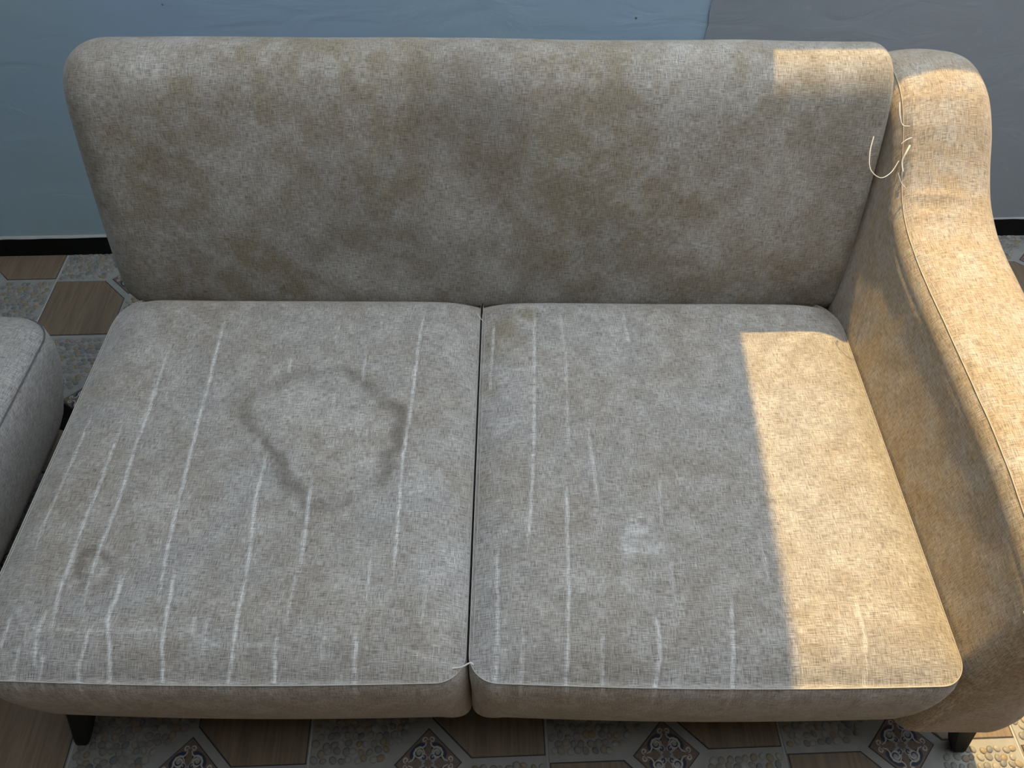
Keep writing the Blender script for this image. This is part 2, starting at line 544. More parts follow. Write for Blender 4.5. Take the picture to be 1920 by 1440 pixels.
# walls, in the tile frame
JOINT = 0.805       # wall joint, metres along the wall in the tile frame
def wall_obj(name, x0, x1, y0, y1, z1, mat, label, jag=None):
    bm = bmesh.new()
    nz = 60
    zs = [z1 * k / nz for k in range(nz + 1)]
    r = random.Random(5)
    jx = 0.0
    rows = []
    for z in zs:
        jx = jx * 0.6 + r.uniform(-.004, .004)
        e = jx if jag else 0.0
        rows.append([bm.verts.new(v) for v in ((x0 + e, y0, z), (x1, y0, z), (x1, y1, z), (x0, y1, z))])
    for a, b in zip(rows[:-1], rows[1:]):
        for q in range(4):
            bm.faces.new((a[q], a[(q + 1) % 4], b[(q + 1) % 4], b[q]))
    bm.faces.new(rows[-1]); bm.faces.new(rows[0][::-1])
    o = bm_obj(name, bm, [mat])
    o.location = (TX, TY, 0); o.rotation_euler = (0, 0, PHI)
    tag(o, label, kind='structure')
    return o
ADDED_ROOF_V = -0.70  # front edge of the added roof, set by how much sky it hides
WALL_TALL, WALL_LOW = 2.75, 1.64
wall_obj('wall_back', -4.2, JOINT + 0.01, WALL_V + 0.004, WALL_V + 0.18, WALL_TALL, M_WALL_L, 'blue-grey painted plaster wall behind the sofa')
wall_obj('wall_back', JOINT, 5.0, WALL_V, WALL_V + 0.18, WALL_LOW, M_WALL_R, 'grey painted wall right of the plaster joint behind the armrest', jag=True)
wall_obj('added_wall_left', -4.3, -2.6, -4.5, WALL_V + 0.18, WALL_TALL, M_WALL_L, 'added unseen side wall that darkens the left of the sofa')  # added out of view to keep skylight off the left side

wall_obj('added_wall_right', 2.35, 2.5, -4.5, WALL_V, WALL_TALL, M_WALL_R, 'added unseen grey side wall that cuts skylight from the right')  # added out of view to dim the right side
wall_obj('added_wall_front', -4.3, 5.0, -4.7, -4.5, WALL_TALL, M_WALL_B, 'added unseen beige wall opposite the sofa that blocks and warms the light')  # added behind the camera; blocks low sky and gives warm bounce
bm = bmesh.new(); box_bm(bm, -4.3, 5.0, -4.7, ADDED_ROOF_V, WALL_TALL, WALL_TALL + 0.15); box_bm(bm, -4.3, -0.28, ADDED_ROOF_V - 0.01, WALL_V + 0.18, WALL_TALL, WALL_TALL + 0.15)  # unseen slabs added to shade the front and the left
o = bm_obj('added_roof', bm, [M_WALL_B])
o.location = (TX, TY, 0); o.rotation_euler = (0, 0, PHI)
tag(o, 'added unseen flat roof that hides the sky in front and to the left', kind='structure')

bb = empty('baseboard_back', (TX, TY, 0), PHI)
tag(bb, 'low black skirting tiles with a pale mortar line along the wall foot', kind='structure')
for k in range(-7, 11):
    bm = bmesh.new(); box_bm(bm, k * T + 0.25 + 0.0008, (k + 1) * T + 0.25 - 0.0008, WALL_V - 0.006, WALL_V + 0.006, 0.0, 0.0575)
    bm_obj('skirting_tile', bm, [M_BASEB], bb, bevel=0.0012)
bm = bmesh.new()
prev = None
r = random.Random(2)
for k in range(0, 260):
    x = -2.55 + k * 0.03
    e = r.uniform(0, .003)
    ring = [bm.verts.new(v) for v in ((x, WALL_V - 0.0045 - e * .5, 0.0572), (x, WALL_V - 0.002 - e * .5, 0.0592), (x, WALL_V + 0.005, 0.0605))]
    if prev:
        for q in range(2): bm.faces.new((prev[q], ring[q], ring[q + 1], prev[q + 1]))
    prev = ring
bm_obj('mortar_line', bm, [M_MORTAR], bb)

# ------------------------------------------------------------------ the sofa
sofa = empty('sofa', (0.03, 0.8, 0))
SO = np.array([0.03, 0.8, 0.0])
tag(sofa, 'worn beige-grey fabric sofa with water-stained seats and one swooping armrest', 'sofa')

STL=[(0.80,[(-0.592,0.564),(-0.590,0.516),(-0.589,0.486),(-0.587,0.451),(-0.584,0.415),(-0.578,0.381)]),(0.90,[(-0.564,0.889),(-0.559,0.717),(-0.560,0.675),(-0.555,0.571),(-0.555,0.533),(-0.555,0.485),(-0.553,0.452),(-0.549,0.422)]),(0.90,[(-0.488,0.939),(-0.482,0.810),(-0.479,0.724),(-0.475,0.666),(-0.471,0.590),(-0.468,0.542),(-0.462,0.483),(-0.456,0.430)]),(1.00,[(-0.445,0.468),(-0.441,0.419),(-0.437,0.383),(-0.430,0.334)]),(1.00,[(-0.362,0.663),(-0.362,0.632),(-0.362,0.587),(-0.357,0.538),(-0.351,0.474),(-0.349,0.416),(-0.347,0.366),(-0.349,0.335)]),(1.00,[(-0.512,0.467),(-0.511,0.436),(-0.513,0.408),(-0.507,0.384),(-0.500,0.365),(-0.496,0.332)]),(1.00,[(-0.532,0.394),(-0.534,0.366),(-0.536,0.343),(-0.531,0.326)]),(0.90,[(-0.595,0.415),(-0.596,0.380),(-0.590,0.346)]),(0.90,[(-0.582,0.363),(-0.583,0.340),(-0.580,0.328)]),(1.00,[(-0.614,0.371),(-0.615,0.339),(-0.610,0.326)]),(0.70,[(-0.639,0.407),(-0.638,0.368)]),(0.60,[(-0.646,0.730),(-0.647,0.655),(-0.648,0.604),(-0.648,0.555),(-0.646,0.509)]),(0.70,[(-0.592,0.712),(-0.592,0.652),(-0.591,0.601),(-0.592,0.550),(-0.587,0.485)]),(0.80,[(-0.287,0.617),(-0.286,0.570),(-0.283,0.536),(-0.281,0.484)]),(0.60,[(-0.284,0.465),(-0.286,0.395)]),(0.90,[(-0.295,0.388),(-0.292,0.334)]),(0.90,[(-0.150,0.954),(-0.155,0.880),(-0.156,0.757),(-0.160,0.665),(-0.160,0.618),(-0.157,0.537),(-0.156,0.447)]),(0.50,[(-0.278,0.777),(-0.274,0.725)]),(0.60,[(-0.240,0.862),(-0.238,0.797)]),(0.60,[(-0.360,0.847),(-0.359,0.815)]),(0.60,[(-0.188,0.495),(-0.187,0.428)]),(0.90,[(-0.195,0.389),(-0.193,0.334)]),(0.40,[(-0.570,0.830),(-0.563,0.754),(-0.565,0.702)]),(0.40,[(-0.292,0.940),(-0.294,0.879)]),(0.35,[(-0.220,0.715),(-0.217,0.647)]),(0.40,[(-0.404,0.423),(-0.401,0.381)]),(0.40,[(-0.386,0.416),(-0.383,0.361)]),(0.50,[(-0.234,0.389),(-0.236,0.355)]),(0.35,[(-0.221,0.954),(-0.221,0.892)]),(0.30,[(-0.069,0.470),(-0.069,0.411)]),(0.35,[(-0.111,0.462),(-0.113,0.397)])]
STL += [(0.45,[(-0.62,0.395),(-0.52,0.389),(-0.42,0.392)]),(0.4,[(-0.40,0.372),(-0.33,0.375),(-0.27,0.371)]),(0.35,[(-0.66,0.36),(-0.58,0.365)]),(0.4,[(-0.14,0.37),(-0.10,0.362),(-0.062,0.352)]),(0.35,[(-0.47,0.545),(-0.41,0.548)])]
STR=[(0.35,[(0.22,0.372),(0.30,0.376)]),(0.4,[(-0.04,0.36),(0.0,0.372)]),(0.3,[(-0.02,0.72),(0.03,0.724)]),(0.70,[(-0.019,0.520),(-0.018,0.448),(-0.016,0.394),(-0.020,0.329)]),(0.70,[(0.038,0.962),(0.033,0.678),(0.027,0.568),(0.020,0.496)]),(0.80,[(0.078,0.622),(0.078,0.558),(0.075,0.430),(0.069,0.333)]),(0.50,[(0.088,0.876),(0.085,0.678)]),(0.70,[(-0.031,0.943),(-0.036,0.790)]),(0.60,[(0.115,0.718),(0.120,0.640),(0.123,0.578)]),(0.80,[(0.187,0.413),(0.186,0.364),(0.179,0.331)]),(0.60,[(0.190,0.957),(0.193,0.883)]),(0.90,[(0.286,0.435),(0.280,0.385),(0.275,0.330)]),(0.60,[(0.447,0.436),(0.447,0.393),(0.439,0.336)]),(0.60,[(0.016,0.384),(0.013,0.328)]),(0.60,[(0.116,0.391),(0.114,0.331)]),(0.50,[(0.215,0.496),(0.213,0.442)]),(0.40,[(0.341,0.537),(0.340,0.458)]),(0.40,[(0.082,0.956),(0.086,0.871)]),(0.35,[(0.214,0.623),(0.209,0.544)]),(0.40,[(0.356,0.400),(0.357,0.346)])]
RING=[(-0.234,0.581),(-0.262,0.579),(-0.292,0.577),(-0.304,0.592),(-0.319,0.610),(-0.335,0.628),(-0.347,0.656),(-0.375,0.689),(-0.386,0.714),(-0.407,0.734),(-0.408,0.758),(-0.388,0.782),(-0.362,0.801),(-0.331,0.819),(-0.271,0.819),(-0.244,0.808),(-0.209,0.781),(-0.193,0.757),(-0.173,0.736),(-0.165,0.706),(-0.167,0.676),(-0.181,0.657),(-0.176,0.631),(-0.182,0.606)]
RING2=[(-0.577,0.490),(-0.574,0.470),(-0.557,0.453),(-0.536,0.453),(-0.528,0.467),(-0.538,0.486),(-0.554,0.496),(-0.572,0.495),(-0.577,0.490)]
BLOT=[(0.34,-0.285,0.725,.085),(0.3,-0.225,0.64,.05),(0.3,-0.12,0.62,.05),(0.28,-0.10,0.49,.06),(0.25,-0.2,0.45,.05),(0.3,0.02,0.80,.05),(0.25,0.12,0.47,.06),(1.0,0.178,0.529,.020),(1.0,0.162,0.513,.016),(0.8,0.192,0.511,.014),(0.7,-0.339,0.540,.013),(0.5,-0.494,0.564,.035),(0.4,-0.587,0.859,.03),(0.5,-0.333,0.756,.05),(0.5,-0.260,0.715,.05),(0.4,-0.220,0.657,.04),(-0.7,0.087,0.434,.012),(-0.4,0.081,0.426,.02)]
MOSS=[(1.0,0.027,0.950,.016),(1.0,-0.010,0.918,.024),(0.8,-0.031,0.881,.02),(0.7,0.013,0.894,.02),(0.6,-0.034,0.801,.018),(0.5,0.096,0.957,.012)]

def wear(X, Y, streaks, seed):
    """wear of the cloth: pale crease lines, water marks, moss, as seen on the seats"""
    fade = np.zeros(X.shape); stain = np.zeros(X.shape); moss = np.zeros(X.shape)
    wob = vnoise(X, Y, 60, seed, 2) * 0.0012
    brk = vnoise(X, Y, 45, seed + 9, 3)
    for s, pts in streaks:
        p = smooth_path(pts, 24)[:, :2] if len(pts) > 2 else np.array(pts)
        x0, x1 = p[:, 0].min() - .03, p[:, 0].max() + .03
        y0, y1 = p[:, 1].min() - .03, p[:, 1].max() + .03
        m = (X > x0) & (X < x1) & (Y > y0) & (Y < y1)
        if not m.any(): continue
        d, fr = seg_dist(X[m] + wob[m], Y[m], p)
        end = np.clip(np.minimum(fr, 1 - fr) * 7 + 0.25, 0, 1)
        end = np.where((p[0, 1] < .345) | (p[-1, 1] < .345), np.clip(fr * 7 + .25, 0, 1), end)
        f = s * end * np.exp(-(d / 0.0026) ** 2) * np.clip(0.9 + 0.6 * brk[m], 0.5, 1)
        fade[m] = np.maximum(fade[m], f)
        d2, fr2 = seg_dist(X[m] + wob[m] - 0.0040, Y[m], p)
        stain[m] = np.maximum(stain[m], 0.42 * s * end * np.exp(-(d2 / 0.0018) ** 2))
    return fade, stain, moss

def rect_loop(a0, a1, b0, b1, rad):
    return None

def seat_pad(name, x0, x1, y0, y1, z, r_fl, r_fr, streaks, seed, left_open):
    """upholstered pad: dense crowned top, seam at its rim, bulging sides down to the frame"""
    yc = y0 + 0.035
    al = np.linspace(math.pi / 2, 0, 13)[:-1]
    rows_y = np.concatenate([yc - 0.035 * np.sin(al), np.linspace(yc, y1, 290)])
    nc = 280
    su = np.linspace(-1, 1, nc)
    su = np.sign(su) * (1 - (1 - np.abs(su)) ** 1.12)
    def ends(y):
        d = np.clip((yc - y) / 0.035, 0, 1)
        cut = 1 - np.sqrt(1 - d ** 2)
        return x0 + r_fl * cut, x1 - r_fr * cut
    e0, e1 = ends(rows_y)
    _rr = np.clip((rows_y - (y1 - 0.09)) / 0.09, 0, 1) ** 2.2
    e0, e1 = e0 + (0.028 if left_open else 0) * _rr, e1 - (0 if left_open else 0.030) * _rr
    X = (e0 + e1)[:, None] / 2 + (e1 - e0)[:, None] / 2 * su[None, :]
    Y = np.repeat(rows_y[:, None], nc, 1)
    # gently sagging front edge, as the cloth has
    Y = Y - 0.006 * np.cos((X - (x0 + x1) / 2) / (x1 - x0) * math.pi) * np.clip((0.55 - Y) / 0.2, 0, 1)
    dx = np.minimum(X - e0[:, None], e1[:, None] - X)
    dy = np.minimum(Y - y0, (y1 - Y) + 0.005)
    edge = lambda d, w: 1 - np.clip(1 - d / w, 0, 1) ** 2.6
    crown = edge(np.clip(dx, 0, 1), 0.085) * edge(np.clip(dy, 0, 1), 0.085)
    Z = z - 0.036 * np.clip(1 - (y1 - Y) / 0.045, 0, 1) ** 2 + 0.022 * crown + 0.0025 * vnoise(X, Y, 7, seed, 3) * crown
    fade, stain, moss = wear(X, Y, streaks, seed)
    # water marks
    if left_open:
        for pts, wd, s in ((RING, 0.0135, 0.78), (RING2, 0.009, 0.7)):
            wx = vnoise(X, Y, 30, seed + 40, 3) * 0.013; wy = vnoise(X, Y, 30, seed + 50, 3) * 0.013
            m = (X > -0.66) & (X < -0.1) & (Y > .42) & (Y < .88)
            d, fr = seg_dist((X + wx)[m], (Y + wy)[m], pts)
            st = s * np.clip(1.25 - d / wd, 0, 1) * np.clip(0.85 + .8 * vnoise(X, Y, 14, seed + 60, 2)[m], 0.4, 1.0)
            stain[m] = np.maximum(stain[m], st)
    for s, bx, by, br in BLOT:
        d = np.hypot(X - bx, Y - by) / br * (1 + 0.5 * vnoise(X, Y, 40, seed + 70, 2))
        g = np.clip(1.4 - d, 0, 1)
        if s > 0: fade = np.maximum(fade, 0.62 * s * g * np.clip(.75 + vnoise(X, Y, 90, seed + 5, 2), 0, 1))
        else: stain = np.maximum(stain, -0.55 * s * g)
    for s, bx, by, br in MOSS:
        d = np.hypot(X - bx, Y - by) / br * (1 + 0.6 * vnoise(X, Y, 40, seed + 80, 2))
        moss = np.maximum(moss, 0.5 * s * np.clip(1.4 - d, 0, 1))
    Z = Z + 0.0011 * fade
    nr = len(rows_y)
    top = np.stack([X, Y, Z], -1).reshape(-1, 3)
    uvt = np.stack([X, Y], -1).reshape(-1, 2)
    idx = np.arange(nr * nc).reshape(nr, nc)
    loop = np.concatenate([idx[0, :-1], idx[:-1, -1], idx[-1, :0:-1], idx[:0:-1, 0]])
    P = top[loop]
    nL = len(loop)
    # outward direction of the rim
    tang = np.roll(P, -1, 0) - np.roll(P, 1, 0)
    nrm = np.stack([tang[:, 1], -tang[:, 0]], 1)
    nrm /= np.linalg.norm(nrm, axis=1)[:, None] + 1e-12
    for _ in range(3): nrm = (np.roll(nrm, 1, 0) + nrm * 2 + np.roll(nrm, -1, 0)) / 4
    nrm /= np.linalg.norm(nrm, axis=1)[:, None]
    front = np.clip(-nrm[:, 1], 0, 1)
    leftm = np.clip(-nrm[:, 0], 0, 1) * (1.0 if left_open else 0.0)
    inner = np.clip(nrm[:, 0], 0, 1) if left_open else np.clip(-nrm[:, 0], 0, 1)
    prof = [(0.0008, -0.0022), (0.0035, -0.006), (0.0075, -0.020), (0.0085, -0.045), (0.0065, -0.075), (0.001, -0.115), (-0.008, -0.16), (-0.019, -0.200), (-0.030, -0.230), (-0.040, -0.247), (-0.050, -0.256), (-0.075, -0.260)]
    rings, uvs = [], []
    uvb = uvt[loop]
    for o, dz in prof:
        wgt = np.clip(front + leftm, 0, 1)
        off = np.where(wgt > 0.05, o * wgt + (1 - wgt) * 0.001, 0.001)
        # below the gap the two pads meet in one front
        low = np.clip((-dz - 0.10) / 0.06, 0, 1)
        Q = P.copy()
        Q[:, 0] += nrm[:, 0] * off
        Q[:, 1] += nrm[:, 1] * off
        wr = 0.0045 * (np.abs(vnoise(P[:, 0], P[:, 0] * 0, 38, seed + 3, 2)) - 0.25) * front * math.exp(-((dz + 0.03) / 0.035) ** 2)
        Q[:, 1] -= wr
        cornerx = np.where(left_open, x1, x0)
        near = np.clip(1 - np.abs(P[:, 0] - cornerx) / 0.045, 0, 1) * np.clip(1 - (P[:, 1] - y0) / 0.045, 0, 1)
        # square the inner front corner off towards the bottom
        tgt = y0 - 0.004 + (-o if o < 0 else -o)
        Q[:, 1] = Q[:, 1] * (1 - low * near) + np.minimum(Q[:, 1], tgt) * low * near
        Q[:, 0] += (1 if left_open else -1) * 0.0035 * low * inner * np.clip(1 - (P[:, 1] - y0) / 0.10, 0, 1)
        Q[:, 2] = P[:, 2] * 0.35 + z * 0.65 + dz * wgt + (1 - wgt) * max(dz, -0.19)
        rings.append(Q)
        uvs.append(uvb + np.stack([nrm[:, 0], nrm[:, 1]], 1) * (-dz))
    V = np.vstack([top] + rings) - SO
    UV = np.vstack([uvt] + uvs)
    n0 = nr * nc
    Qs = [grid_quads(nr, nc)]
    a = loop
    for k in range(len(prof)):
        b = n0 + k * nL + np.arange(nL)
        Qs.append(np.stack([a, b, np.roll(b, -1), np.roll(a, -1)], 1))
        a = b
    ex = np.zeros(nL * len(prof))
    fr = np.concatenate([fade.ravel(), np.concatenate([fade.ravel()[loop] * 0.9 * math.exp(dz / 0.03) for o, dz in prof])])
    me = np_mesh(name, V, np.vstack(Qs), UV, {'fade': fr, 'stain': np.concatenate([stain.ravel(), ex]), 'moss': np.concatenate([moss.ravel(), ex])})
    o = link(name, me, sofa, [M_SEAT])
    # stitched seam along the rim: front, and the sides that show
    sl = P + np.stack([nrm[:, 0] * 0.0006, nrm[:, 1] * 0.0006, np.zeros(nL)], 1)
    sl[:, 2] += 0.0003
    nfront = nc - 1
    order = np.concatenate([np.arange(nL - int(nr * 0.93), nL), np.arange(0, nfront + int(nr * 0.93))])
    tube('seam', sl[order] - SO, 0.00065, M_SEAM, o, 5)
    for c in (3, nc - 4):       # row of top-stitching just inside each side seam
        tube('topstitch', np.stack([X[14:-20, c], Y[14:-20, c], Z[14:-20, c] + 0.0002], 1) - SO, 0.0005, M_SEAM, o, 4)
    return o

pad_l = seat_pad('seat_pad', -0.690, -0.0570, 0.336, 1.018, 0.430, 0.060, 0.036, STL, 21, True)
pad_r = seat_pad('seat_pad', -0.0515, 0.5700, 0.336, 1.018, 0.430, 0.036, 0.034, STR, 77, False)

# backrest: profile swept along the width, rounded at both ends
BP = smooth_path([(1.060, .375), (1.035, .383), (1.018, .405), (1.014, .44), (1.036, .55), (1.066, .66), (1.092, .735), (1.112, .775), (1.138, .800), (1.170, .811), (1.205, .806), (1.236, .787), (1.256, .755), (1.264, .70), (1.262, .55), (1.258, .35), (1.256, .17)], 240)
def backrest():
    n = len(BP)
    tg = np.gradient(BP, axis=0); tg /= np.linalg.norm(tg, axis=1)[:, None]
    nin = np.stack([tg[:, 1], -tg[:, 0]], 1)          # inward (towards the filling)
    arc = np.concatenate([[0], np.cumsum(np.linalg.norm(np.diff(BP, axis=0), axis=1))])
    xl, xr, R, R2 = -0.709, 0.586, 0.066, 0.024
    a = np.linspace(0, math.pi / 2, 14)
    xs = np.concatenate([xl + R * (1 - np.sin(a[::-1][:-1])), np.linspace(xl + R, xr - R2, 420), (xr - R2) + R2 * np.sin(a[1:])])
    dl, dr = np.clip((xl + R - xs) / R, 0, 1), np.clip((xs - xr + R2) / R2, 0, 1)
    ins = R * 0.8 * (1 - np.sqrt(np.clip(1 - dl ** 2, 0, 1))) + R2 * (1 - np.sqrt(np.clip(1 - dr ** 2, 0, 1)))
    bul = 0.012 * np.clip(1 - ((xs - (xl + xr) / 2) / ((xr - xl) / 2)) ** 2, 0, 1)
    face = np.exp(-((arc - 0.22) / 0.17) ** 2)
    X = np.repeat(xs[:, None], n, 1)
    nz = vnoise(X, np.repeat(arc[None, :], len(xs), 0), 5, 5, 3) * 0.003
    PY = BP[None, :, 0] + nin[None, :, 0] * (ins[:, None] - bul[:, None] * face[None, :] + nz)
    PZ = BP[None, :, 1] + nin[None, :, 1] * (ins[:, None] - bul[:, None] * face[None, :] + nz)
    V = np.stack([X, PY, PZ], -1)
    UV = np.stack([X, np.repeat(arc[None, :], len(xs), 0)], -1)
    quads = [grid_quads(len(xs), n, flip=True)]
    verts = [V.reshape(-1, 3)]; uvs = [UV.reshape(-1, 2)]
    off = len(verts[0])
    for side, row in ((0, V[0]), (1, V[-1])):       # end caps, drawn in towards a spine
        sp = row * 1.0
        spine = np.stack([row[:, 0], 0.5 * (row[:, 1] + 1.155), np.clip(row[:, 2] * 0.5 + 0.5 * 0.55, .17, .75)], 1)
        rings = [row, row * .6 + spine * .4, spine]
        W = np.vstack(rings); W[:, 0] += (1 if side else -1) * np.repeat([0, .002, .003], n)
        verts.append(W); uvs.append(W[:, 1:] * 1.0)
        quads.append(grid_quads(3, n, off, flip=not side)); off += len(W)
    XX, AA = X, np.repeat(arc[None, :], len(xs), 0)
    # damp marks: browner and paler patches of the cloth
    st = 0.42 * np.clip(vnoise(XX, AA, 5.5, 90, 4) * 1.7 - 0.10, 0, 1)
    fd = 0.32 * np.clip(vnoise(XX, AA, 6.5, 190, 4) * 1.8 - 0.25, 0, 1)
    for cx, ca, rr, s in ((-.27, .13, .055, .30), (-.19, .10, .05, .3), (-.03, .12, .06, .25), (.05, .10, .05, .22), (-.45, .30, .08, .2), (.22, .08, .06, .2), (-.1, .24, .07, .18), (.32, .2, .06, .18)):
        dd = np.hypot(XX - cx, (AA - ca) * 1.2) / rr * (1 + .5 * vnoise(XX, AA, 20, 33, 3))
        fd = np.maximum(fd, 1.35 * s * np.clip(1.3 - dd, 0, 1))
    pad = np.zeros(off - XX.size)
    me = np_mesh('backrest', np.vstack(verts) - SO, np.vstack(quads), np.vstack(uvs), {'stain': np.concatenate([st.ravel(), pad]), 'fade': np.concatenate([fd.ravel(), pad]), 'moss': np.zeros(off)})
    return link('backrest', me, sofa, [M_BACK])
backrest()

# armrest: section swept front to back under a swooping top line
AY = np.array([.30, .36, .45, .55, .65, .76, .86, .92, .96, 1.00, 1.04, 1.08, 1.12, 1.16, 1.20, 1.24, 1.28])
AZ = np.array([.590, .603, .620, .633, .638, .639, .641, .647, .656, .674, .705, .742, .768, .779, .780, .770, .752])
_ap = smooth_path(np.stack([AY, AZ], 1), 300)
def arm_top(y): return np.interp(y, _ap[:, 0], _ap[:, 1])
def arm_section(y):
    zt = float(arm_top(y))
    back = min(1, max(0, (y - 0.95) / 0.2))
    xi0, xi1, xo, zb = 0.574, 0.591, 0.744, 0.172
    zi = zt - 0.034
    P = []
    for k in range(6): P.append((0.66 - 0.066 * k / 6, zb))
    for k in range(7):
        a = math.pi / 2 * k / 6; P.append((0.594 - 0.020 * math.sin(a), zb + 0.020 - 0.020 * math.cos(a)))
    for k in range(1, 13): P.append((xi0, zb + 0.02 + (0.415 - zb - 0.02) * k / 13))
    for k in range(36):
        t = k / 36; P.append((xi0 + (xi1 - xi0) * (1 - (1 - t) ** 1.7), 0.415 + (zi - 0.415) * t))
    n_roll = len(P)
    for k in range(16):
        a = math.pi / 2 * k / 15; P.append((xi1 + 0.030 * (1 - math.cos(a)), zi + 0.032 * math.sin(a)))
    n_seam = n_roll + 8
    for k in range(1, 24):
        t = k / 24; P.append((xi1 + .030 + (xo - .034 - xi1 - .030) * t, zt - .002 + 0.004 * math.sin(math.pi * t) + 0.003 * t))
    for k in range(16):
        a = math.pi / 2 * k / 15; P.append((xo - .034 + .034 * math.sin(a), zt + .001 - .036 * (1 - math.cos(a))))
    for k in range(1, 25):
        t = k / 25; P.append((xo + 0.042 * t, (zt - .035) * (1 - t) + (zb + .045) * t))
    for k in range(8):
        a = math.pi / 2 * k / 7; P.append((0.745 + 0.041 * math.cos(a), zb + .045 - 0.045 * math.sin(a)))
    for k in range(1, 5): P.append((0.745 - (0.745 - 0.66) * k / 5, zb))
    return np.array(P), n_roll, n_seam
def armrest():
    y0, y1, R = 0.346, 1.300, 0.030
    a = np.linspace(0, math.pi / 2, 12)
    ys = np.concatenate([y0 + R * (1 - np.sin(a[::-1][:-1])), np.linspace(y0 + R, y1 - R, 240), y1 - R + R * np.sin(a[1:])])
    rows, uvs, seam = [], [], []
    ulen, py, pz = 0.0, None, None
    for y in ys:
        P, n_roll, n_seam = arm_section(y)
        zt = float(arm_top(y))
        if py is not None: ulen += math.hypot(y - py, zt - pz)
        py, pz = y, zt
        d = max(0, (y0 + R - y) / R, (y - y1 + R) / R)
        e = R * (1 - math.sqrt(max(0, 1 - d * d)))
        c = np.array([0.668, (P[:, 1].min() + P[:, 1].max()) / 2])
        hw, hh = 0.098, (P[:, 1].max() - P[:, 1].min()) / 2
        Q = c + (P - c) * np.array([(hw - e) / hw, (hh - e) / hh])
        arc = np.concatenate([[0], np.cumsum(np.linalg.norm(np.diff(P, axis=0), axis=1))])
        xx, zz = Q[:, 0], Q[:, 1]
        # the outer front corner is drawn in on a wide curve
        t = np.clip((y0 + 0.09 - y) / 0.09, 0, 1) ** 2 * np.clip((xx - 0.68) / 0.09, 0, 1)
        xx = xx - 0.045 * t
        dn = vnoise(np.full(len(P), y), arc, 9, 61, 3) * 0.0022
        rows.append(np.stack([xx + dn * (zz < arm_top(y) - .04), np.full(len(P), y), zz + dn * (zz >= arm_top(y) - .04)], 1))
        uvs.append(np.stack([np.full(len(P), ulen), arc - arc[n_seam] + 2.0], 1))
        seam.append(rows[-1][n_seam] + np.array([-0.0004, 0, 0.0005]))
    V = np.array(rows)
    # gathered folds across the swoop
    for fy, sl, amp in ((0.995, .10, .0025), (0.965, .06, .0015), (1.05, .05, .0007), (1.075, -.05, .0007), (1.115, .02, .0008), (1.145, .05, .0006)):
        g = np.exp(-((V[:, :, 1] - fy + (V[:, :, 0] - 0.64) * sl) / 0.006) ** 2) * np.clip((V[:, :, 0] - .603) / .02, 0, 1) * np.clip(1.35 - (V[:, :, 0] - .61) / .10, 0, 1) * (V[:, :, 2] > 0.55)
        V[:, :, 2] += amp * g
    nS = V.shape[1]
    quads = [grid_quads(len(ys), nS, wrap=True, flip=True)]
    verts = [V.reshape(-1, 3)]; uv = [np.array(uvs).reshape(-1, 2)]
    off = len(verts[0])
    for side, row in ((0, V[0]), (1, V[-1])):
        c = row.mean(0)
        fr = np.linspace(1, 0.02, 14)
        W = np.vstack([c + (row - c) * f + np.array([0, (-1 if side == 0 else 1) * 0.010 * (1 - f ** 2), 0]) for f in fr])
        verts.append(W); uv.append(W[:, [0, 2]])
        quads.append(grid_quads(len(fr), nS, off, wrap=True, flip=bool(side == 1) is False)); off += len(W)
    V2 = np.vstack(verts)
    # worn, frayed spot beside the backrest
    d = np.hypot((V2[:, 1] - 1.062) / 0.055, (V2[:, 2] - 0.715) / 0.055)
    fray = np.clip(1.25 - d, 0, 1) * (V2[:, 0] < 0.612) * np.clip(.55 + vnoise(V2[:, 1], V2[:, 2], 60, 12, 3), 0, 1)
    rub = 0.30 * np.exp(-((V2[:, 0] - 0.60) / 0.02) ** 2) * (V2[:, 1] < .44) * (V2[:, 2] > .47) * np.clip(vnoise(V2[:, 1], V2[:, 2], 50, 4, 3) * 2, 0, 1)
    me = np_mesh('armrest', V2 - SO, np.vstack(quads), np.vstack(uv), {'stain': 0.9 * fray, 'fade': rub, 'moss': np.zeros(len(V2))})
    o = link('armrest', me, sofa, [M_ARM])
    tube('seam', np.array(seam)[6:-6] - SO, 0.0009, M_THREAD_TAN, o, 5)
    return o
arm = armrest()
def arm_pt(y, idx, lift=0.0):
    P, nr_, ns_ = arm_section(y)
    p = P[nr_ + idx]
    return np.array([p[0] - lift * .7, y, p[1] + lift * .7])

# seat frame under the pads and behind the backrest
bm = bmesh.new()
box_bm(bm, -0.655, 0.60, 0.392, 1.245, 0.150, 0.30)
bm_f = bm_obj('seat_frame', bm, [M_BASE], sofa, bevel=0.02)
bm_f.location = -Vector(SO)

def leg(parent, origin, top, bot, wt, wb, mat=M_LEG):
    bm = bmesh.new()
    rings = []
    for f in (0.0, 0.08, 0.5, 0.93, 1.0):
        c = [top[k] + (bot[k] - top[k]) * f for k in range(3)]
        w = wt + (wb - wt) * f
        if f == 1.0: w *= 0.9
        h = w / 2; ch = h * 0.72
        ring = [bm.verts.new((c[0] + x - origin[0], c[1] + y - origin[1], c[2] - origin[2])) for x, y in ((-h, -ch), (-ch, -h), (ch, -h), (h, -ch), (h, ch), (ch, h), (-ch, h), (-h, ch))]
        rings.append(ring)
    for a, b in zip(rings[:-1], rings[1:]):
        for i in range(8): bm.faces.new((a[i], b[i], b[(i + 1) % 8], a[(i + 1) % 8]))
    bm.faces.new(rings[0]); bm.faces.new(rings[-1][::-1])
    return bm_obj('leg', bm, [mat], parent)
leg(sofa, SO, (0.700, 0.395, 0.185), (0.757, 0.380, 0.002), 0.048, 0.024)
leg(sofa, SO, (-0.655, 0.400, 0.185), (-0.722, 0.382, 0.002), 0.048, 0.024)
